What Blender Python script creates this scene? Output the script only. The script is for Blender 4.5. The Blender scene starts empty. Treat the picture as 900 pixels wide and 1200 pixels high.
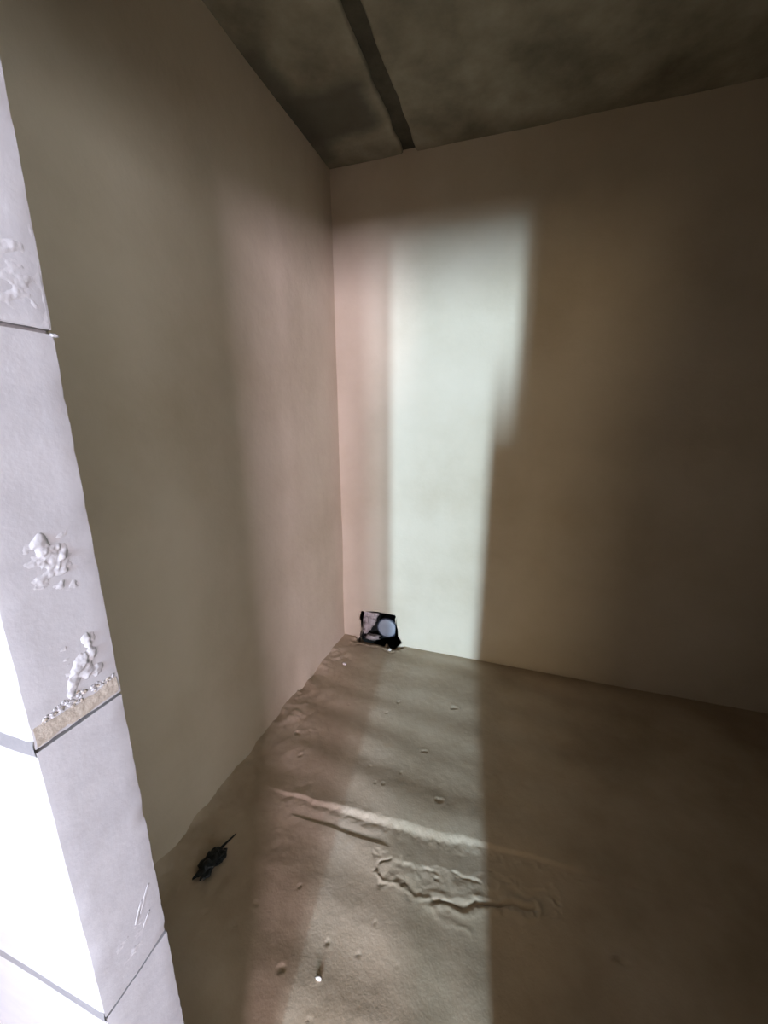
import bpy, bmesh, math, random
import numpy as np
from mathutils import Vector, Matrix, noise

scn = bpy.context.scene
C = scn.collection

# ------------------------------------------------------------------ camera
H = 2.721                       # ceiling height
XJ, YN, YF = 0.614, -2.032, -1.945   # door reveal plane, outer and inner face of the block wall
XR = 1.245                      # right reveal of the doorway
Z2, BH = 1.160, 0.380           # a bed joint and the course height
LINT = 2.10
YW = -8.0                       # far window wall of the adjoining room

F, PITCH, YAW, ROLL = 458.04, 0.24223, -0.31703, -0.00244
cam_d = bpy.data.cameras.new('camera'); cam = bpy.data.objects.new('camera', cam_d); C.objects.link(cam)
cam_d.sensor_fit = 'HORIZONTAL'; cam_d.sensor_width = 36.0; cam_d.lens = F / 900.0 * 36.0
cam_d.clip_start = 0.01
fw = Vector((math.sin(YAW)*math.cos(PITCH), math.cos(YAW)*math.cos(PITCH), -math.sin(PITCH)))
rt = Vector((math.cos(YAW), -math.sin(YAW), 0)); up = rt.cross(fw)
r2 = math.cos(ROLL)*rt + math.sin(ROLL)*up; u2 = -math.sin(ROLL)*rt + math.cos(ROLL)*up
M3 = Matrix((r2, u2, -fw)).transposed()
cam.matrix_world = Matrix.Translation((1.01845, -2.21666, 1.46631)) @ M3.to_4x4()
scn.camera = cam

# ------------------------------------------------------------------ world, window light, exposure
w = bpy.data.worlds.new('world'); scn.world = w; w.use_nodes = True
w.node_tree.nodes['Background'].inputs[0].default_value = (0.60, 0.68, 0.80, 1)
w.node_tree.nodes['Background'].inputs[1].default_value = 0.1

def window_light(name, x0, x1, z0, z1, y, power, col):
    l = bpy.data.lights.new(name, 'AREA'); l.shape = 'RECTANGLE'
    l.size = x1-x0; l.size_y = z1-z0; l.energy = power; l.color = col
    o = bpy.data.objects.new(name, l); C.objects.link(o)
    o.location = ((x0+x1)/2, y, (z0+z1)/2); o.rotation_euler = (math.radians(90), 0, 0)
    return o
# bright daylight from outdoors, far beyond the clear sash of the window opposite the doorway
window_light('outdoor_daylight', 3.80, 4.60, -1.8, 10.5, YW-19.0, 24500, (0.56, 0.77, 1.0))
# soft daylight at the window itself: clear sash, then wide panes with a made-up pink tint
PANES = [(-0.30, 1.10, 0.95, 2.20, 58, (1.0, 0.72, 0.40)),  # unseen warm pane, added to lift the far wall right of the band
         (1.72, 2.08, 0.95, 2.55, 315, (0.68, 0.82, 1.0)),
         (2.16, 3.20, 0.95, 2.20, 110, (0.80, 0.82, 1.0)),
         (3.30, 4.30, 0.95, 2.20, 700, (0.97, 0.80, 1.0))]  # pink tint added for the spill on the left wall
for i, (x0, x1, z0, z1, p, col) in enumerate(PANES):
    window_light('window_daylight_and_fill', x0, x1, z0, z1, YW+0.06, p, col)
# added fill at an unseen side window, brightening the left wall
sl = bpy.data.lights.new('side_window_fill', 'AREA'); sl.shape = 'RECTANGLE'; sl.size = 3.4; sl.size_y = 1.4
sl.energy = 165; sl.color = (0.94, 0.97, 1.0)
so = bpy.data.objects.new('side_window_fill', sl); C.objects.link(so)
so.location = (4.64, -4.6, 1.45); so.rotation_euler = (math.radians(90), 0, math.radians(90))

scn.view_settings.view_transform = 'Standard'; scn.view_settings.look = 'None'
scn.view_settings.gamma = 1.0; scn.view_settings.use_curve_mapping = False
scn.view_settings.exposure = -0.20

# ------------------------------------------------------------------ helpers
rng = np.random.RandomState(7)
def vnoise(x, y, s, seed):
    """smooth value noise on arrays, cell size s"""
    r = np.random.RandomState(seed); T = r.rand(256, 256)*2-1
    u = x/s+100.37; v = y/s+100.71
    i = np.floor(u).astype(int); j = np.floor(v).astype(int); a = u-i; b = v-j
    a = a*a*a*(a*(a*6-15)+10); b = b*b*b*(b*(b*6-15)+10)
    g = lambda p, q: T[p % 256, q % 256]
    return (g(i, j)*(1-a)+g(i+1, j)*a)*(1-b) + (g(i, j+1)*(1-a)+g(i+1, j+1)*a)*b
def fbm(x, y, s, seed, n=4):
    o = 0; am = 1
    for k in range(n):
        o = o+am*vnoise(x, y, s, seed+k); am *= .5; s *= .5
    return o
def sstep(a, b, t):
    t = np.clip((t-a)/(b-a), 0, 1); return t*t*(3-2*t)
def seg_dist(x, y, pts):
    d = np.full(x.shape, 9.0)
    for (ax, ay), (bx, by) in zip(pts[:-1], pts[1:]):
        ux, uy = bx-ax, by-ay; t = np.clip(((x-ax)*ux+(y-ay)*uy)/(ux*ux+uy*uy), 0, 1)
        d = np.minimum(d, np.hypot(x-ax-t*ux, y-ay-t*uy))
    return d

def mesh_obj(name, verts, faces, mat, parent=None, smooth=True):
    me = bpy.data.meshes.new(name); me.from_pydata(verts, [], faces); me.update()
    if smooth: me.polygons.foreach_set('use_smooth', [True]*len(me.polygons))
    me.materials.append(mat)
    o = bpy.data.objects.new(name, me); C.objects.link(o); o.parent = parent
    return o
def bm_obj(name, bm, mat, parent=None, smooth=False):
    me = bpy.data.meshes.new(name); bm.normal_update(); bm.to_mesh(me); bm.free()
    if smooth: me.polygons.foreach_set('use_smooth', [True]*len(me.polygons))
    me.materials.append(mat)
    o = bpy.data.objects.new(name, me); C.objects.link(o); o.parent = parent
    return o
def tag(o, label=None, cat=None, group=None, kind=None):
    if label: o['label'] = label
    if cat: o['category'] = cat
    if group: o['group'] = group
    if kind: o['kind'] = kind
    return o
def empty(name, loc=(0, 0, 0)):
    o = bpy.data.objects.new(name, None); C.objects.link(o); o.location = loc; o.empty_display_size = .05
    return o
def add_box(bm, x0, x1, y0, y1, z0, z1):
    vs = [bm.verts.new(p) for p in ((x0,y0,z0),(x1,y0,z0),(x1,y1,z0),(x0,y1,z0),(x0,y0,z1),(x1,y0,z1),(x1,y1,z1),(x0,y1,z1))]
    for f in ((0,3,2,1),(4,5,6,7),(0,1,5,4),(1,2,6,5),(2,3,7,6),(3,0,4,7)): bm.faces.new([vs[k] for k in f])
def box(name, b, mat, parent=None):
    bm = bmesh.new(); add_box(bm, *b); return bm_obj(name, bm, mat, parent)
def grid(name, us, vs, fn, mat, parent=None, flip=False):
    """fn(U,V) -> X,Y,Z arrays"""
    U, V = np.meshgrid(us, vs, indexing='ij'); X, Y, Z = fn(U, V)
    P = np.stack([X, Y, Z], -1).reshape(-1, 3); n, m = len(us), len(vs)
    i, j = np.meshgrid(np.arange(n-1), np.arange(m-1), indexing='ij'); a = (i*m+j).ravel()
    Q = np.stack([a, a+m, a+m+1, a+1], -1)
    if flip: Q = Q[:, ::-1]
    me = bpy.data.meshes.new(name)
    me.vertices.add(len(P)); me.vertices.foreach_set('co', P.astype(np.float32).ravel())
    me.loops.add(Q.size); me.loops.foreach_set('vertex_index', Q.astype(np.int32).ravel())
    me.polygons.add(len(Q)); me.polygons.foreach_set('loop_start', np.arange(0, Q.size, 4, dtype=np.int32))
    me.update(calc_edges=True); me.validate()
    me.polygons.foreach_set('use_smooth', [True]*len(me.polygons)); me.materials.append(mat)
    o = bpy.data.objects.new(name, me); C.objects.link(o); o.parent = parent
    return o

def material(name, stops, scale=3.0, detail=8, rough=0.9, bumps=((40, .004),), spec=0.25, stretch=(1, 1, 1), extra=None):
    """noise-mottled plaster / concrete: stops = [(pos, colour)...], bumps = (noise scale, distance)..."""
    m = bpy.data.materials.new(name); m.use_nodes = True; nt = m.node_tree; N = nt.nodes; L = nt.links
    bs = N['Principled BSDF']; bs.inputs['Roughness'].default_value = rough; bs.inputs['Specular IOR Level'].default_value = spec
    tc = N.new('ShaderNodeTexCoord'); mp = N.new('ShaderNodeMapping'); mp.inputs['Scale'].default_value = stretch
    L.new(tc.outputs['Object'], mp.inputs['Vector'])
    nz = N.new('ShaderNodeTexNoise'); nz.inputs['Scale'].default_value = scale; nz.inputs['Detail'].default_value = detail
    nz.inputs['Roughness'].default_value = .6
    L.new(mp.outputs[0], nz.inputs['Vector'])
    cr = N.new('ShaderNodeValToRGB'); el = cr.color_ramp.elements
    while len(el) < len(stops): el.new(0.5)
    for e, (p, c) in zip(el, stops): e.position = p; e.color = (*c, 1)
    L.new(nz.outputs['Fac'], cr.inputs['Fac'])
    col = cr.outputs['Color']
    if extra: col = extra(nt, tc, col)
    L.new(col, bs.inputs['Base Color'])
    prev = None
    for s, d in bumps:
        n2 = N.new('ShaderNodeTexNoise'); n2.inputs['Scale'].default_value = s; n2.inputs['Detail'].default_value = 5
        L.new(tc.outputs['Object'], n2.inputs['Vector'])
        b = N.new('ShaderNodeBump'); b.inputs['Strength'].default_value = 1; b.inputs['Distance'].default_value = d
        L.new(n2.outputs['Fac'], b.inputs['Height'])
        if prev: L.new(prev.outputs[0], b.inputs['Normal'])
        prev = b
    if prev: L.new(prev.outputs[0], bs.inputs['Normal'])
    return m

def stains(colour, boxes, soft=.03, wob=.06, amount=1.0):
    """discoloured patches with their own outline: boxes = (x0,x1,y0,y1) in object xy"""
    def f(nt, tc, col):
        N, L = nt.nodes, nt.links
        nz = N.new('ShaderNodeTexNoise'); nz.inputs['Scale'].default_value = 9; nz.inputs['Detail'].default_value = 4
        L.new(tc.outputs['Object'], nz.inputs['Vector'])
        sc = N.new('ShaderNodeVectorMath'); sc.operation = 'MULTIPLY_ADD'
        L.new(nz.outputs['Color'], sc.inputs[0]); sc.inputs[1].default_value = (wob,)*3; L.new(tc.outputs['Object'], sc.inputs[2])
        sp = N.new('ShaderNodeSeparateXYZ'); L.new(sc.outputs[0], sp.inputs[0])
        for b, am in boxes:
            prod = None
            for ax, lo, hi in (('X', b[0], b[1]), ('Y', b[2], b[3])):
                for a0, a1 in ((lo-soft, lo+soft), (hi+soft, hi-soft)):
                    mr = N.new('ShaderNodeMapRange'); mr.interpolation_type = 'SMOOTHSTEP'
                    mr.inputs['From Min'].default_value = min(a0, a1)+wob/2; mr.inputs['From Max'].default_value = max(a0, a1)+wob/2
                    if a0 > a1: mr.inputs['To Min'].default_value = 1; mr.inputs['To Max'].default_value = 0
                    L.new(sp.outputs[ax], mr.inputs['Value'])
                    if prod is None: prod = mr.outputs[0]
                    else:
                        mu = N.new('ShaderNodeMath'); mu.operation = 'MULTIPLY'; L.new(prod, mu.inputs[0]); L.new(mr.outputs[0], mu.inputs[1]); prod = mu.outputs[0]
            mu = N.new('ShaderNodeMath'); mu.operation = 'MULTIPLY'; L.new(prod, mu.inputs[0]); mu.inputs[1].default_value = am
            mx = N.new('ShaderNodeMix'); mx.data_type = 'RGBA'; L.new(mu.outputs[0], mx.inputs[0]); L.new(col, mx.inputs[6]); mx.inputs[7].default_value = (*colour, 1)
            col = mx.outputs[2]
        return col
    return f

PLASTER = material('skim_plaster', [(.30, (.49, .420, .305)), (.52, (.57, .500, .380)), (.75, (.62, .55, .43))], scale=1.6, bumps=((7, .006), (60, .0008)), rough=.85)
CONC_FLOOR = material('screed_concrete', [(.28, (.28, .215, .140)), (.5, (.39, .315, .220)), (.72, (.46, .385, .285))], scale=2.2, detail=10,
                      bumps=((30, .0015), (150, .0006)), rough=.62, spec=.4)
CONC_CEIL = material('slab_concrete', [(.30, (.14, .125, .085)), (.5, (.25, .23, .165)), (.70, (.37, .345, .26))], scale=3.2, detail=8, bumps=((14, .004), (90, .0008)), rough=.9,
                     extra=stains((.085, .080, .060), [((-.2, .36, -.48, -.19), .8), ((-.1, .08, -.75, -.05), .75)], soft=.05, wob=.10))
BLOCK = material('white_gypsum_block', [(.3, (.275, .272, .281)), (.6, (.312, .309, .318))], scale=5, bumps=((45, .00045), (240, .00016)), rough=.85, stretch=(1, 1, 3))
MORTAR_W = material('white_adhesive', [(.3, (.285, .281, .289)), (.6, (.318, .314, .322))], scale=20, bumps=((120, .0006),), rough=.85)
MORTAR_B = material('beige_adhesive', [(.3, (.265, .235, .195)), (.65, (.305, .275, .235))], scale=25, bumps=((140, .0012),), rough=.9)
MORTAR_G = material('grey_mortar', [(.3, (.135, .132, .137)), (.65, (.165, .162, .167))], scale=25, bumps=((160, .001),), rough=.9)
JOINT = material('dark_joint_mortar', [(.3, (.10, .09, .085)), (.65, (.16, .145, .14))], scale=30, bumps=((160, .001),), rough=1)
BOUNCE_COAT = material('dark_bounce_coat', [(.3, (.15, .135, .11)), (.65, (.21, .19, .155))], scale=4, bumps=((60, .002),), rough=.95)  # dark tone added to keep bounced light down
GROUT = material('dark_joint_grout', [(.3, (.055, .05, .035)), (.65, (.095, .088, .062))], scale=12, bumps=((60, .003),), rough=.95)
RUBBLE = material('broken_masonry', [(.3, (.30, .25, .23)), (.65, (.52, .46, .44))], scale=18, bumps=((60, .004),), rough=.95)
CAVITY_SHADE = material('near_black_cavity_shade', [(.3, (.012, .012, .012)), (.65, (.035, .033, .028))], scale=22, bumps=((60, .004),), rough=.95)  # depth shade of the wall hole put into a near-black colour
PIPE = material('dark_grey_plastic', [(.3, (.05, .055, .075)), (.65, (.07, .075, .10))], scale=10, bumps=(), rough=.5)
PLUG = material('blue_grey_plastic', [(.3, (.29, .305, .345)), (.65, (.33, .345, .385))], scale=8, bumps=(), rough=.45, spec=.4)
BLACK = material('black_plastic_sheet', [(.3, (.006, .008, .008)), (.65, (.014, .016, .015))], scale=18, bumps=((60, .002),), rough=.5)
CRUMB = material('mortar_crumb', [(.3, (.52, .48, .42)), (.65, (.68, .64, .58))], scale=40, bumps=((150, .001),), rough=.95)
OUTER = material('outer_room_plaster', [(.3, (.17, .155, .135)), (.65, (.22, .205, .18))], scale=2, bumps=((30, .002),), rough=.9)
FRAME = material('white_window_frame', [(.3, (.78, .78, .78)), (.65, (.82, .82, .82))], scale=4, bumps=(), rough=.4)
def glass_mat(name, col, e):
    m = bpy.data.materials.new(name); m.use_nodes = True; b = m.node_tree.nodes['Principled BSDF']
    b.inputs['Base Color'].default_value = (.5, .5, .5, 1); b.inputs['Roughness'].default_value = .2
    b.inputs['Emission Color'].default_value = (*col, 1); b.inputs['Emission Strength'].default_value = e
    return m
CLEAR = bpy.data.materials.new('clear_glass'); CLEAR.use_nodes = True
_n = CLEAR.node_tree.nodes; _t = _n.new('ShaderNodeBsdfTransparent'); _g = _n.new('ShaderNodeBsdfGlossy'); _m = _n.new('ShaderNodeMixShader')
_g.inputs['Roughness'].default_value = .05; _m.inputs[0].default_value = .06
for _a, _b in ((_t.outputs[0], _m.inputs[1]), (_g.outputs[0], _m.inputs[2]), (_m.outputs[0], _n['Material Output'].inputs['Surface'])): CLEAR.node_tree.links.new(_a, _b)
DAY = glass_mat('daylit_glass', (.9, .95, 1), 3.0)

# ------------------------------------------------------------------ floor (real relief: trowel waves, step, spalled patch, pits)
PITS = [(.539,-.518,.016),(.503,-.613,.012),(.824,-.471,.022),(.739,-.783,.017),(.614,-1.003,.015),(.838,-1.003,.020),(.583,-1.009,.009),
        (.883,-1.262,.013),(.731,-1.432,.009),(.615,-1.515,.010),(.708,-1.511,.009),(.687,-1.522,.007),(.820,-1.501,.008),(.520,-1.604,.016),
        (.638,-1.666,.012),(.533,-.933,.008),(.556,-1.213,.009),(.666,-.920,.010),(.148,-.872,.022),(.19,-.84,.012),(.22,-.98,.016),(.30,-.62,.010),
        (.9,-.62,.010),(1.25,-1.21,.015),(1.4,-1.3,.02),(.47,-1.42,.010),(.36,-1.50,.012)]
def floor_h(x, y):
    wx = x+.03*vnoise(x, y, .3, 3)
    ph = y + .10*(x-.6) + .035*vnoise(x, y, .45, 11)
    amp = .75+.35*vnoise(x, y, .5, 21)
    h = .0031*amp*np.sin(2*math.pi*(ph+.055)/.205) + .0009*np.sin(2*math.pi*ph/.33+1.1)
    h += .0022*fbm(x, y, .45, 31, 3) + .00045*fbm(x, y, .05, 41, 3)
    # screed step running across the room, with a bright broken face towards the doorway
    ys = -1.155+.06*(x-.195)-.004*sstep(.9, 1.4, x) + .006*vnoise(x, y*0, .07, 51)
    t = y-ys
    fade = sstep(.12, .30, x)*(1-sstep(1.05, 1.9, x)*.75)
    wd = .012+.020*sstep(.25, .6, x)*(1-sstep(.8, 1.15, x))
    face = sstep(-wd, .002, t)*(1-sstep(.0, .30, t))
    h += fade*(.004+.28*wd)*face
    band = np.exp(-((t+.025)/.030)**2)*fade
    h += band*.0016*fbm(x, y, .020, 61, 3)
    # thin open crack along the foot of the step
    cy = -1.219+.004*vnoise(x, y*0, .05, 71)
    h -= .0050*sstep(-.003, .003, y-cy)*(1-sstep(.005, .045, y-cy))*sstep(.30, .36, x)*(1-sstep(.66, .72, x))
    # spalled patch
    x0_, y0_ = x, y; x = x+.012*fbm(x, y, .05, 171, 3); y = y+.010*fbm(x0_, y0_, .045, 181, 3)
    low = seg_dist(x, y, [(.700,-1.285),(.80,-1.285),(.95,-1.27),(1.08,-1.245),(1.22,-1.22)])
    rag = low+.018*vnoise(x, y, .05, 81)
    rag = rag+.014*fbm(x, y, .022, 85, 3); ins = 1-sstep(.022, .050, rag)
    h += -.0028*ins + ins*(.0016*fbm(x, y, .030, 91, 4)+.0012*vnoise(x, y*2.2, .05, 95))
    lip = seg_dist(x, y, [(.675,-1.295),(.697,-1.312),(.737,-1.327),(.807,-1.321),(.862,-1.320),(.90,-1.328)])
    h += .0032*np.exp(-(lip/.0055)**2)
    gro = seg_dist(x, y, [(.872,-1.322),(.966,-1.305),(1.079,-1.277),(1.17,-1.25)])
    h -= .0060*np.exp(-(gro/.0055)**2); h += .002*np.exp(-((gro-.018)/.009)**2)
    l2 = seg_dist(x, y, [(.88,-1.335),(.905,-1.362),(.96,-1.358),(1.0,-1.365)])
    h += .0014*np.exp(-(l2/.007)**2)
    for a, b in (((.675,-1.298),(.69,-1.262)), ((.69,-1.262),(.722,-1.25)), ((.94,-1.236),(1.02,-1.225))):
        h -= .004*np.exp(-(seg_dist(x, y, [a, b])/.004)**2)
    x, y = x0_, y0_
    # pits, each with a small lip
    for px, py, r in PITS:
        r = r*.72; q = np.hypot((x-px)*.8+.45*r*vnoise(x, y, r*1.2, 98), y-py+.5*r*vnoise(x, y, r*1.1, 99))/r
        h -= .48*r*np.exp(-(q*1.6)**2); h += .08*r*np.exp(-((q-1.1)/.3)**2)
    # mortar droppings heaped along the foot of the left wall
    n = .5+.5*fbm(x, y, .12, 111, 4)
    h += (.030*np.exp(-x/.055)*n + .007*np.exp(-x/.20)*n*fbm(x, y, .045, 121, 3))*sstep(-.02, -.25, y)
    # the floor drops a little to the far wall, and is broken out in front of the pipe hole
    h -= .016*np.exp(y/.10)*sstep(.1, .5, x)
    hole = seg_dist(x, y, [(.15, .0), (.37, .0)])+.02*vnoise(x, y, .035, 131)
    h -= .055*(1-sstep(.03, .058, hole))
    h += .006*np.exp(-((hole-.075)/.02)**2)*fbm(x, y, .03, 141, 2)
    return h
xs = np.concatenate([np.arange(-.02, 1.3, .0042), np.arange(1.3, 4.65, .014)])
ysv = np.concatenate([np.arange(-2.04, -1.75, .012), np.arange(-1.75, -1.40, .0055), np.arange(-1.40, -1.08, .0032), np.arange(-1.08, .0, .0055), [0.0, .03]])
floor = tag(grid('floor', xs, ysv, lambda U, V: (U, V, floor_h(U, V)), CONC_FLOOR), 'uneven grey-brown concrete screed floor with a raised step and spalled patch', kind='structure')

# ------------------------------------------------------------------ left wall, right wall, ceiling
def wall_rel(u, v, seed): return .006*fbm(u, v, .6, seed, 3)
tag(grid('wall_left', np.arange(-2.04, .041, .03), np.arange(-.06, H+.05, .03),
         lambda U, V: (wall_rel(U, V, 201)+.02*np.exp(-(V+.02)/.03)*(.5+.5*vnoise(U, V, .1, 207)), U, V), PLASTER), 'pale plastered wall meeting the far wall at the corner', kind='structure')
tag(box('wall_right', (4.6, 4.7, -2.04, .06, -.06, H+.05), PLASTER), 'plain plastered wall on the dark side of the room', kind='structure')

ceil = tag(empty('ceiling', (0, 0, H)), 'bare concrete slab ceiling with an open joint between panels', kind='structure')
def slab(x0, x1, seed):
    us = np.unique(np.concatenate([[x0, x0+.004, x0+.010, x0+.02], np.arange(x0+.03, x1-.03, .03), [x1-.02, x1-.010, x1-.004, x1]]))
    def fn(U, V):
        e = np.minimum(U-x0, x1-U)
        z = .003*fbm(U, V, .35, seed, 3) + .008*(1-np.clip(e/.012, 0, 1))**2 + .002*vnoise(U, V, .06, seed+9)*np.exp(-e/.03)
        z = np.where(e < 1e-5, z+.03, z)
        return U+.006*vnoise(U*0, V, .09, seed+5)*(e < .02), V, z
    return grid('slab', us, np.arange(-2.04, .07, .03), fn, CONC_CEIL, ceil, flip=True)
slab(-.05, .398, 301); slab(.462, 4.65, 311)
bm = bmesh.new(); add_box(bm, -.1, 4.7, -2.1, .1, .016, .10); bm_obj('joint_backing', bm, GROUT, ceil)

# ------------------------------------------------------------------ far wall with the broken-out pipe hole
HOLE = [(.120,.165),(.129,.195),(.155,.192),(.183,.201),(.205,.198),(.231,.206),(.255,.199),(.279,.200),(.300,.205),(.326,.202),(.345,.206),(.367,.201),(.372,.190),(.366,.178),
        (.368,.160),(.365,.146),(.374,.125),(.381,.105),(.383,.080),(.389,.051),(.402,.030),(.412,.008),(.395,-.016),(.36,-.05),(.355,-.09)]
HOLE_L = [(.112,-.09),(.114,-.042),(.108,-.015),(.122,.011),(.116,.035),(.135,.060),(.124,.085),(.131,.110),(.117,.140)]
loop = HOLE_L + HOLE
random.seed(3)
X1, Z0, Z1 = 4.65, -.09, H+.05
ring = [(p[0]+random.uniform(-.003, .003), p[1]+(random.uniform(-.003, .003) if p[1] > -.08 else 0)) for p in loop]
outer = [(-.05, Z0), (-.05, Z1), (X1, Z1), (X1, Z0)]
bm = bmesh.new()
# flat skin with the hole as a notch in its lower edge
def vv(p, y=0.0): return bm.verts.new((p[0], y, p[1]))
vo = [vv(p) for p in outer]; vr = [vv(p) for p in ring]
poly = [vo[0], vo[1], vo[2], vo[3]] + vr[::-1]
f = bm.faces.new(poly); bmesh.ops.triangulate(bm, faces=[f])
# broken edge going into the wall
prev = vr
for dep, shrink in ((.025, .004), (.06, -.006)):
    cur = []
    for k, p in enumerate(ring):
        d = Vector((.26-p[0], .09-p[1])); d = d.normalized()*(shrink+random.uniform(-.006, .006)) if p[1] > -.08 else Vector((0, 0))
        cur.append(vv((p[0]+d.x, p[1]+d.y), dep+random.uniform(-.005, .005)))
    for k in range(len(ring)-1): bm.faces.new([prev[k], prev[k+1], cur[k+1], cur[k]])
    prev = cur
wall_back = tag(bm_obj('wall_back', bm, PLASTER), 'far plastered wall catching a bright band of daylight', kind='structure')
# dark cavity behind, and the lit rubble on its left
bm = bmesh.new()
n = 14
vs = [[bm.verts.new((.06+.40*i/n, .075+.20*math.sin(math.pi*min(1, max(0, (i-3)/(n-3))))*(.75 if i > 3 else .2)+.012*noise.noise((i*.7, j*.7, 2)), -.10+.38*j/n)) for j in range(n+1)] for i in range(n+1)]
for i in range(n):
    for j in range(n): bm.faces.new([vs[i][j], vs[i+1][j], vs[i+1][j+1], vs[i][j+1]])
bm_obj('cavity', bm, CAVITY_SHADE, wall_back, True)
bm = bmesh.new(); add_box(bm, .03, .50, .055, .36, -.14, .27)
bmesh.ops.delete(bm, geom=[f for f in bm.faces if abs(f.normal.y) > .9 and f.calc_center_median().y < .1 or False], context='FACES')
bm.normal_update()
bmesh.ops.delete(bm, geom=[f for f in bm.faces if f.calc_center_median().y < .06], context='FACES')
bm_obj('cavity_side', bm, CAVITY_SHADE, wall_back)
def blob(name, loc, size, mat, parent=None, seed=0, rough=.35, sub=3, freq=1.3, cut=None):
    bm = bmesh.new(); bmesh.ops.create_icosphere(bm, subdivisions=sub, radius=1)
    for v in bm.verts:
        d = v.co.normalized(); k = 1+rough*noise.fractal(d*freq+Vector((seed*3.7, seed*1.3, seed)), 1, 2, 3)
        v.co = Vector((d.x*size[0]*k, d.y*size[1]*k, d.z*size[2]*k))
    o = bm_obj(name, bm, mat, parent, True); o.location = loc; return o
for k, (x, z, sx, sz) in enumerate([(.140,.170,.030,.034),(.180,.165,.034,.040),(.150,.115,.034,.038),(.190,.115,.030,.038),(.165,.070,.028,.026),(.140,.025,.022,.024),(.222,.180,.020,.026),(.185,-.02,.05,.018),(.205,.150,.024,.034),(.15,.065,.02,.03)]):
    blob('rubble', (x, .046+.006*(k % 3), z), (sx, .026, sz), RUBBLE, wall_back, k+1, .55, 3, 2.2)

# drain pipe stub with its plug
pipe = tag(empty('drain_pipe', (.295, .046, .070)), 'dark drain pipe with a round blue-grey plug in the wall hole', 'pipe')
def lathe(name, prof, mat, parent, seg=40):
    bm = bmesh.new(); rings = []
    for r, y in prof: rings.append([bm.verts.new((r*math.cos(2*math.pi*k/seg), y, r*math.sin(2*math.pi*k/seg))) for k in range(seg)])
    for a, b in zip(rings[:-1], rings[1:]):
        for k in range(seg): bm.faces.new([a[k], a[(k+1) % seg], b[(k+1) % seg], b[k]])
    return bm, rings
bm, rr = lathe('x', [(.056, .004), (.0665, .004), (.069, .000), (.0695, .008), (.069, .030), (.064, .034), (.056, .04), (.055, .19)], PIPE, pipe)
bm_obj('socket', bm, PIPE, pipe, True)
bm, rr = lathe('x', [(.0005, -.007), (.02, -.0065), (.045, -.0055), (.057, -.003), (.0615, .0), (.063, .006)], PLUG, pipe)
bm_obj('plug', bm, PLUG, pipe, True)

# ------------------------------------------------------------------ block wall with the doorway
front = tag(empty('wall_front', (0, YN, 0)), 'white block partition whose end forms the doorway reveal', kind='structure')
def block(x0, x1, z0, z1, seed, fine=False):
    g = .0014
    a, b, c, d, e, f_ = x0+g, x1-(0 if fine else g), YN, YF, z0+g, z1-g
    st = .008 if fine else .05
    bm = bmesh.new(); cache = {}
    def axis(lo, hi, s):
        n = max(2, int((hi-lo)/s)); return [lo+(hi-lo)*k/n for k in range(n+1)]
    A = axis(max(a, b-.16), b, st) if fine else axis(a, b, .08)
    if fine and a < b-.16: A = axis(a, b-.16, .06)[:-1]+A
    B = axis(c, d, .0087 if fine else .03); D = axis(e, f_, st)
    def vert(i, j, k):
        key = (i, j, k)
        if key in cache: return cache[key]
        p = Vector((A[i], B[j], D[k]))
        # rounded, chipped arrises
        ex = (min(A[i]-a, b-A[i])); ey = min(B[j]-c, d-B[j]); ez = min(D[k]-e, f_-D[k])
        q = Vector((p.x*45+seed, p.y*45, p.z*45))
        nn = noise.fractal(q, 1, 2, 4); n3 = noise.fractal(q*2.7+Vector((9, 9, seed)), 1, 2, 3)
        near = sorted((ex, ey, ez))
        chip = max(0, 1-near[1]/.006)*(.0005+.0018*max(0, nn-.15)+.0009*abs(n3))
        cx, cy, cz = (a+b)/2, (c+d)/2, (e+f_)/2
        mv = Vector((0, 0, 0))
        if ex < .01 and not (fine and A[i] < b-.16): mv.x = -math.copysign(chip, p.x-cx)
        if ey < .01: mv.y = -math.copysign(chip, p.y-cy)
        if ez < .01: mv.z = -math.copysign(chip*.6, p.z-cz)
        if ex < 1e-6: mv.x += .0006*n3
        v = bm.verts.new(p+mv); cache[key] = v; return v
    nA, nB, nD = len(A)-1, len(B)-1, len(D)-1
    for i in range(nA):
        for k in range(nD):
            bm.faces.new([vert(i,0,k), vert(i+1,0,k), vert(i+1,0,k+1), vert(i,0,k+1)])
            bm.faces.new([vert(i,nB,k+1), vert(i+1,nB,k+1), vert(i+1,nB,k), vert(i,nB,k)])
    for j in range(nB):
        for k in range(nD):
            bm.faces.new([vert(nA,j,k), vert(nA,j+1,k), vert(nA,j+1,k+1), vert(nA,j,k+1)])
            bm.faces.new([vert(0,j,k+1), vert(0,j+1,k+1), vert(0,j+1,k), vert(0,j,k)])
    for i in range(nA):
        for j in range(nB):
            bm.faces.new([vert(i,j,nD), vert(i+1,j,nD), vert(i+1,j+1,nD), vert(i,j+1,nD)])
            bm.faces.new([vert(i,j+1,0), vert(i+1,j+1,0), vert(i+1,j,0), vert(i,j,0)])
    o = bm_obj('block', bm, BLOCK, front, True); o.data.set_sharp_from_angle(angle=math.radians(38))
    o.matrix_parent_inverse = Matrix.Translation((0, -YN, 0))
    return o
zj = [-.36+.38*k+.02+.0 for k in range(9)]            # joints at ... .40 .78 1.16 1.54 1.92 ...
zj = [Z2+BH*k for k in range(-3, 5)]; zj[0] = -.05
zj[-1] = H+.05
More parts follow.
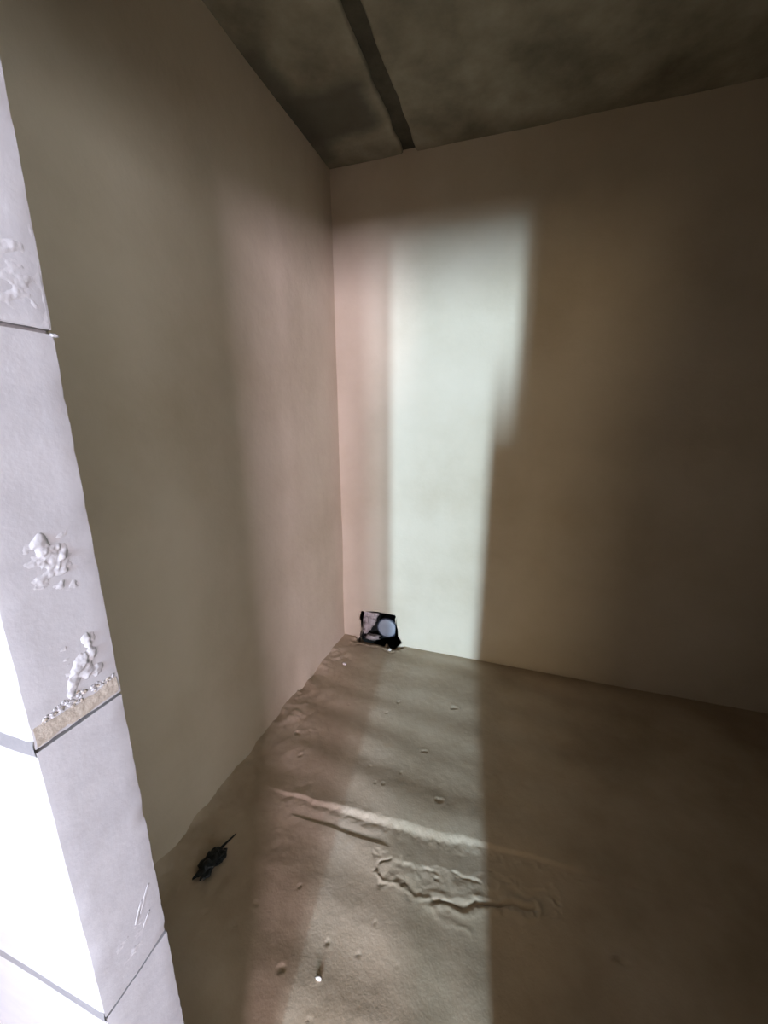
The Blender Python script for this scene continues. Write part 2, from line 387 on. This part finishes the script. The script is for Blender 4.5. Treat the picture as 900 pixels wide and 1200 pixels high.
for k in range(7):
    z0, z1 = zj[k], zj[k+1]
    off = .02 if k % 2 else -.24
    if z0 >= LINT-.01:
        for x0, x1 in ((-.60, .05), (.05, .72), (.72, 1.39), (1.39, 2.06), (2.06, 2.73), (2.73, 3.40), (3.40, 4.07), (4.07, 4.70)): block(x0, x1, z0, z1, k*10+x0)
        continue
    if z1 > LINT:      # lintel course
        block(-.60, -.06, z0, z1, k*10); block(-.06, XJ, z0, LINT, k*10+3, True)
        block(-.06, 1.9, LINT, z1, k*10+4); block(XR, 1.9, z0, LINT, k*10+5); block(1.9, 2.6, z0, z1, k*10+6); block(2.6, 3.3, z0, z1, k*10+7); block(3.3, 4.0, z0, z1, k*10+8); block(4.0, 4.7, z0, z1, k*10+9)
        continue
    block(off, XJ, z0, z1, k*10+1, True); block(-.60, off, z0, z1, k*10+2)
    xs_ = [XR, XR+.42 if k % 2 else XR+.67, 2.35 if k % 2 else 2.6, 3.05 if k % 2 else 3.3, 3.75 if k % 2 else 4.0, 4.7]
    for m in range(5): block(xs_[m], xs_[m+1], z0, z1, k*10+4+m)
PI_ = Matrix.Translation((0, -YN, 0))
bm = bmesh.new(); add_box(bm, 0, XJ-.016, YF, YF+.006, 0, H); add_box(bm, XR+.016, 4.6, YF, YF+.006, 0, H); add_box(bm, XJ-.016, XR+.016, YF, YF+.006, LINT+.016, H)  # unseen dark coat added to cut light bouncing off the inner face
o = bm_obj('bounce_damping_coat', bm, BOUNCE_COAT, front); o.matrix_parent_inverse = PI_
# dark bedding in the joints, slightly recessed
bm = bmesh.new()
for z in zj[1:-1]:
    if z < LINT: add_box(bm, -.55, XJ-.006, YN+.003, YF-.003, z-.002, z+.002)
add_box(bm, XR+.004, 4.66, YN+.004, YF-.004, -.05, H); add_box(bm, -.58, XJ-.03, YN+.004, YF-.004, -.05, H)
add_box(bm, XJ-.03, XR+.004, YN+.004, YF-.004, LINT+.004, H)
o = bm_obj('bed_joint', bm, JOINT, front); o.matrix_parent_inverse = PI_
# grey mortar smeared over the joints of the outer face
def strip(name, pts, half, mat, proud, seed, axis):
    """ragged band along z=const; axis 'y' = on outer face (x runs), axis 'x' = on the reveal (y runs)"""
    us = np.linspace(pts[0], pts[1], 60); vs_ = np.linspace(-1, 1, 9); V = []; Fc = []
    for i, u in enumerate(us):
        hw = half*(1+.30*noise.fractal(Vector((u*40, seed, 0)), 1, 2, 3)); sh = half*.25*noise.noise((u*25, seed, 5))
        for v in vs_:
            out = proud*(1-v**4)*(1+.4*noise.noise((u*160, v*2, seed)))-.0006
            V.append((u, YN-out, pts[2]+sh+v*hw) if axis == 'y' else (XJ+out, u, pts[2]+sh+v*hw))
    for i in range(len(us)-1):
        for j in range(8):
            q = [i*9+j, (i+1)*9+j, (i+1)*9+j+1, i*9+j+1]
            Fc.append(q if axis == 'y' else q)
    o = mesh_obj(name, V, Fc, mat, front); o.matrix_parent_inverse = PI_; return o
for k, z in enumerate(zj[1:-1]):
    if z < 2.0: strip('mortar_smear', (-.55, XJ-.001, z+.002),   .0080 if k != 2 else .010, MORTAR_G, .0012, k+.5, 'y')
# beige adhesive band squeezed out above the middle joint, with curdled white bits along its upper edge
strip('adhesive_band', (YN+.002, YF-.0035, Z2+.0135), .0095, MORTAR_B, .0013, 3.3, 'x')
def lump(y, z, sy, sz, sx, mat=MORTAR_W, seed=0, rough=.3, rot=0):
    o = blob('adhesive_lump', (0, 0, 0), (sx, sy, sz), mat, front, seed, rough, 3, 1.6)
    o.matrix_parent_inverse = PI_; o.location = (XJ, y, z); o.rotation_euler = (rot, 0, 0); return o
def relief(name, y0, y1, z0, z1, domes, rough_amp, rough_scale, seed, mat):
    """adhesive smeared on the reveal: one continuous relief that sinks into the block at its rim"""
    ys_ = np.arange(y0, y1, .0009); zs_ = np.arange(z0, z1, .0012)
    def fn(Y, Z):
        wy = Y+.0022*fbm(Y, Z, .010, seed, 3); wz = Z+.0030*fbm(Y, Z, .012, seed+7, 3)
        h = np.zeros_like(Y)
        for cy, cz, sy, sz, hh, rot in domes:
            c, s_ = math.cos(rot), math.sin(rot); a = ((wy-cy)*c+(wz-cz)*s_)/sy; b = (-(wy-cy)*s_+(wz-cz)*c)/sz
            h = np.maximum(h, .78*hh*np.sqrt(np.clip(1-a*a-b*b, 0, 1)))
        e = np.minimum(np.minimum(Y-y0, y1-Y)/(y1-y0), np.minimum(Z-z0, z1-Z)/(z1-z0))
        m = sstep(.02, .30, e)
        h = h*sstep(0, .1, e)+rough_amp*m*(fbm(Y, Z*1.6, rough_scale, seed+20, 4)+.25)
        return XJ-(.0007 if domes else .0004)+h, Y, Z
    o = grid(name, ys_, zs_, fn, mat, front); o.matrix_parent_inverse = PI_; return o
relief('adhesive_smear', -2.014, -1.960, 1.288, 1.372, [(-1.990,1.352,.0078,.013,.0034,.2),(-1.985,1.339,.0065,.012,.0028,-.3),(-1.977,1.334,.0085,.0045,.0022,.5),
       (-1.993,1.331,.006,.006,.0016,0),(-1.980,1.318,.005,.007,.0018,.3),(-1.972,1.309,.006,.004,.0015,.4)], .0014, .011, 401, MORTAR_W)
relief('adhesive_smear', -2.004, -1.953, 1.180, 1.262, [(-1.971,1.243,.0055,.011,.0032,.1),(-1.969,1.230,.0060,.012,.0030,.1),(-1.982,1.219,.0075,.014,.0036,-.3),(-1.989,1.206,.0055,.016,.0030,-.3),
       (-1.976,1.211,.009,.010,.0028,-.2),(-1.966,1.206,.008,.007,.0022,.3)], .0013, .009, 431, MORTAR_W)
relief('adhesive_smear', -1.990, -1.947, 1.543, 1.625, [], .0009, .014, 461, MORTAR_W)
relief('adhesive_smear', -2.012, -1.962, .795, .862, [], .0008, .012, 481, MORTAR_W)
random.seed(12)
for k in range(60):
    t = random.random(); y = -2.022+.072*t; z = Z2+.0235+random.uniform(-.002, .010)*(.4+.6*math.sin(math.pi*min(1, t*1.1))); r = random.uniform(.0009, .0020)
    lump(y, z, r*1.3, r, r*.5, MORTAR_W if random.random() < .7 else MORTAR_B, 40+k, .5)
# scrapes and drags on the lower block, chipped corner of the upper joint
for y, z, sy, sz, rot, s in [(-1.9645,.872,.0020,.016,-.55,1),(-1.975,.862,.0016,.014,-.5,2),(-1.9685,.838,.0014,.010,-.75,3)]:
    lump(y, z, sy*1.4, sz, .0006, MORTAR_W, 90+s, .35, rot)
for y, z, sy, sz, sx, s in [(-1.9450,1.5375,.0040,.0016,.0012,1)]:
    lump(y, z, sy, sz, sx, MORTAR_W, 70+s, .5)

# ------------------------------------------------------------------ adjoining room behind the camera (lets the daylight in)
def sbox(name, b, mat, label, parent=None): return tag(box(name, b, mat, parent), label, kind='structure')
sbox('floor_adjoining', (-.6, 4.7, YW-.1, YN-.008, -.06, -.004), CONC_FLOOR, 'screed floor of the adjoining room')
sbox('ceiling_adjoining', (-.6, 4.7, YW-.1, YN, H, H+.06), CONC_CEIL, 'slab ceiling of the adjoining room')
sbox('wall_adjoining_left', (-.7, -.6, YW-.1, YF, -.06, H+.06), OUTER, 'left wall of the adjoining room')
wr = tag(empty('wall_adjoining_right', (4.7, 0, 0)), 'right wall of the adjoining room', kind='structure')
for b in ((4.7, 4.8, YW-.1, -6.4, -.06, H+.06), (4.7, 4.8, -2.8, YF, -.06, H+.06), (4.7, 4.8, -6.4, -2.8, -.06, .75), (4.7, 4.8, -6.4, -2.8, 2.15, H+.06)):
    o = box('wall_panel', b, OUTER, wr); o.matrix_parent_inverse = Matrix.Translation((-4.7, 0, 0))
wb = tag(empty('wall_adjoining_window', (0, YW, 0)), 'window wall of the adjoining room', kind='structure')
for b in ((-.6, -.36, YW-.1, YW, -.06, H+.06), (-.36, 1.16, YW-.1, YW, -.06, .89), (-.36, 1.16, YW-.1, YW, 2.26, H+.06), (1.16, 1.30, YW-.1, YW, -.06, H+.06), (4.36, 4.7, YW-.1, YW, -.06, H+.06),
          (1.30, 4.36, YW-.1, YW, -.06, .89), (2.12, 4.36, YW-.1, YW, 2.26, H+.06), (1.30, 2.12, YW-.1, YW, 2.62, H+.06)):
    o = box('wall_panel', b, OUTER, wb); o.matrix_parent_inverse = Matrix.Translation((0, -YW, 0))
win = tag(empty('window_1', (0, YW, 0)), 'wide window with a narrow opening sash', kind='structure')
IW = Matrix.Translation((0, -YW, 0))
bm = bmesh.new(); cuts = [1.30, 2.12, 3.25, 4.36]
for c in cuts: add_box(bm, c-.03 if c not in (1.30,) else c, c+.03 if c != 4.36 else c, YW-.08, YW-.02, .89, 2.62 if c < 2.2 else 2.26)
add_box(bm, 1.30, 2.12, YW-.08, YW-.02, 2.57, 2.62)
add_box(bm, 1.30, 4.36, YW-.08, YW-.02, .89, .95); add_box(bm, 2.12, 4.36, YW-.08, YW-.02, 2.20, 2.26)
o = bm_obj('window_frame', bm, FRAME, win); o.matrix_parent_inverse = IW
for a, b in zip(cuts[:-1], cuts[1:]):
    o = box('pane', (a+.02, b-.02, YW-.055, YW-.045, .93, 2.60 if a < 1.5 else 2.22), CLEAR if a < 1.5 else DAY, win); o.matrix_parent_inverse = IW
w3 = tag(empty('warm_fill_window', (0, YW, 0)), 'unseen small window added as warm fill for the far wall', kind='structure')  # unseen window added to carry the warm fill
bm = bmesh.new()
for b in ((-.36, -.30), (1.10, 1.16), (.37, .43)): add_box(bm, b[0], b[1], YW-.08, YW-.02, .89, 2.26)
add_box(bm, -.36, 1.16, YW-.08, YW-.02, .89, .95); add_box(bm, -.36, 1.16, YW-.08, YW-.02, 2.20, 2.26)
o = bm_obj('window_frame', bm, FRAME, w3); o.matrix_parent_inverse = IW
for a, b in ((-.32, .39), (.41, 1.12)):
    o = box('pane', (a, b, YW-.055, YW-.045, .93, 2.22), DAY, w3); o.matrix_parent_inverse = IW
w2 = tag(empty('side_fill_window', (4.7, -5.6, 0)), 'unseen side window added to brighten the left wall', kind='structure')  # unseen window added to carry the side fill
I2 = Matrix.Translation((-4.7, 5.6, 0))
bm = bmesh.new()
for b in ((4.72, 4.78, -6.4, -6.34, .75, 2.15), (4.72, 4.78, -2.86, -2.8, .75, 2.15), (4.72, 4.78, -5.23, -5.17, .75, 2.15), (4.72, 4.78, -4.03, -3.97, .75, 2.15), (4.72, 4.78, -6.4, -2.8, .75, .81), (4.72, 4.78, -6.4, -2.8, 2.09, 2.15)): add_box(bm, *b)
o = bm_obj('window_frame', bm, FRAME, w2); o.matrix_parent_inverse = I2
for a, b in ((-6.35, -5.22), (-5.18, -4.02), (-3.98, -2.85)):
    o = box('pane', (4.745, 4.755, a, b, .80, 2.10), DAY, w2); o.matrix_parent_inverse = I2

# plank leaning unseen by the doorway, added to shadow the light band's lower right
bm = bmesh.new(); add_box(bm, 0, .15, -.035, 0, 0, 1.61)
bmesh.ops.subdivide_edges(bm, edges=[e for e in bm.edges if abs((e.verts[0].co-e.verts[1].co).z) > 1], cuts=14, use_grid_fill=True)
for v in bm.verts: v.co.x += .003*noise.noise((v.co.x*3, 0, v.co.z*2.3)); v.co.y += .0015*(noise.noise((2, v.co.y*3, v.co.z*1.7))-.6)
bmesh.ops.bevel(bm, geom=[e for e in bm.edges if e.calc_face_angle(0) > 1.2], offset=.003, segments=2, affect='EDGES')
WOOD = material('sawn_timber', [(.3, (.36, .25, .15)), (.65, (.47, .34, .21))], scale=14, bumps=((40, .001),), rough=.8, stretch=(1, 1, .06))
pl = bm_obj('shadow_plank', bm, WOOD); pl.location = (1.150, -2.182, -.003); pl.rotation_euler = (-.090, 0, 0)
tag(pl, 'unseen timber plank added by the doorway to shadow the light band', 'plank')

# ------------------------------------------------------------------ small things on the floor
def fh(x, y): return float(floor_h(np.array([x]), np.array([y]))[0])
bm = bmesh.new()
sc = tag(empty('black_scrap', (.150, -1.462, fh(.150, -1.462))), 'crumpled black scrap of plastic with a loose tail by the left wall', 'scrap')
def crumple(name, loc, size, seed, rough=.7):
    o = blob(name, loc, size, BLACK, sc, seed, rough, 4, 1.7); return o
crumple('sheet', (0, 0, .012), (.026, .045, .016), 5)
crumple('fold', (.012, .030, .016), (.024, .020, .012), 9, .6)
def tube(name, pts, r, mat, parent, seg=8):
    bm = bmesh.new(); rings = []
    for k, p in enumerate(pts):
        p = Vector(p); t = (Vector(pts[min(k+1, len(pts)-1)])-Vector(pts[max(k-1, 0)])).normalized()
        a = t.orthogonal().normalized() if k == 0 else (a-t*a.dot(t)).normalized()
        b = t.cross(a); rad = r*(1-.6*k/len(pts))
        rings.append([bm.verts.new(p+rad*(math.cos(2*math.pi*i/seg)*a+math.sin(2*math.pi*i/seg)*b)) for i in range(seg)])
    for x, y in zip(rings[:-1], rings[1:]):
        for i in range(seg): bm.faces.new([x[i], x[(i+1) % seg], y[(i+1) % seg], y[i]])
    bm.faces.new(rings[0][::-1]); bm.faces.new(rings[-1])
    return bm_obj(name, bm, mat, parent, True)
tube('tail', [(.005, .045, .014), (.004, .062, .010), (.007, .080, .006), (.013, .098, .005), (.018, .115, .004)], .005, BLACK, sc)
tube('loop', [(.018, .010, .020), (.030, .025, .026), (.034, .045, .022), (.026, .058, .014), (.014, .056, .010)], .004, BLACK, sc)

CR = [(.354,-.075,.012,'pale mortar crumb in front of the pipe hole'),(.140,-.315,.013,'mortar crumb lying near the corner by the left wall'),
      (.627,-1.592,.008,'small white mortar crumb beside a pit in the lit floor')]
for k, (x, y, r, lab) in enumerate(CR):
    o = blob('mortar_crumb', (x, y, fh(x, y)+r*.42), (r, r*.8, r*.6), CRUMB, None, 20+k, .5, 2)
    tag(o, lab, 'crumb', 'mortar crumbs on the floor')
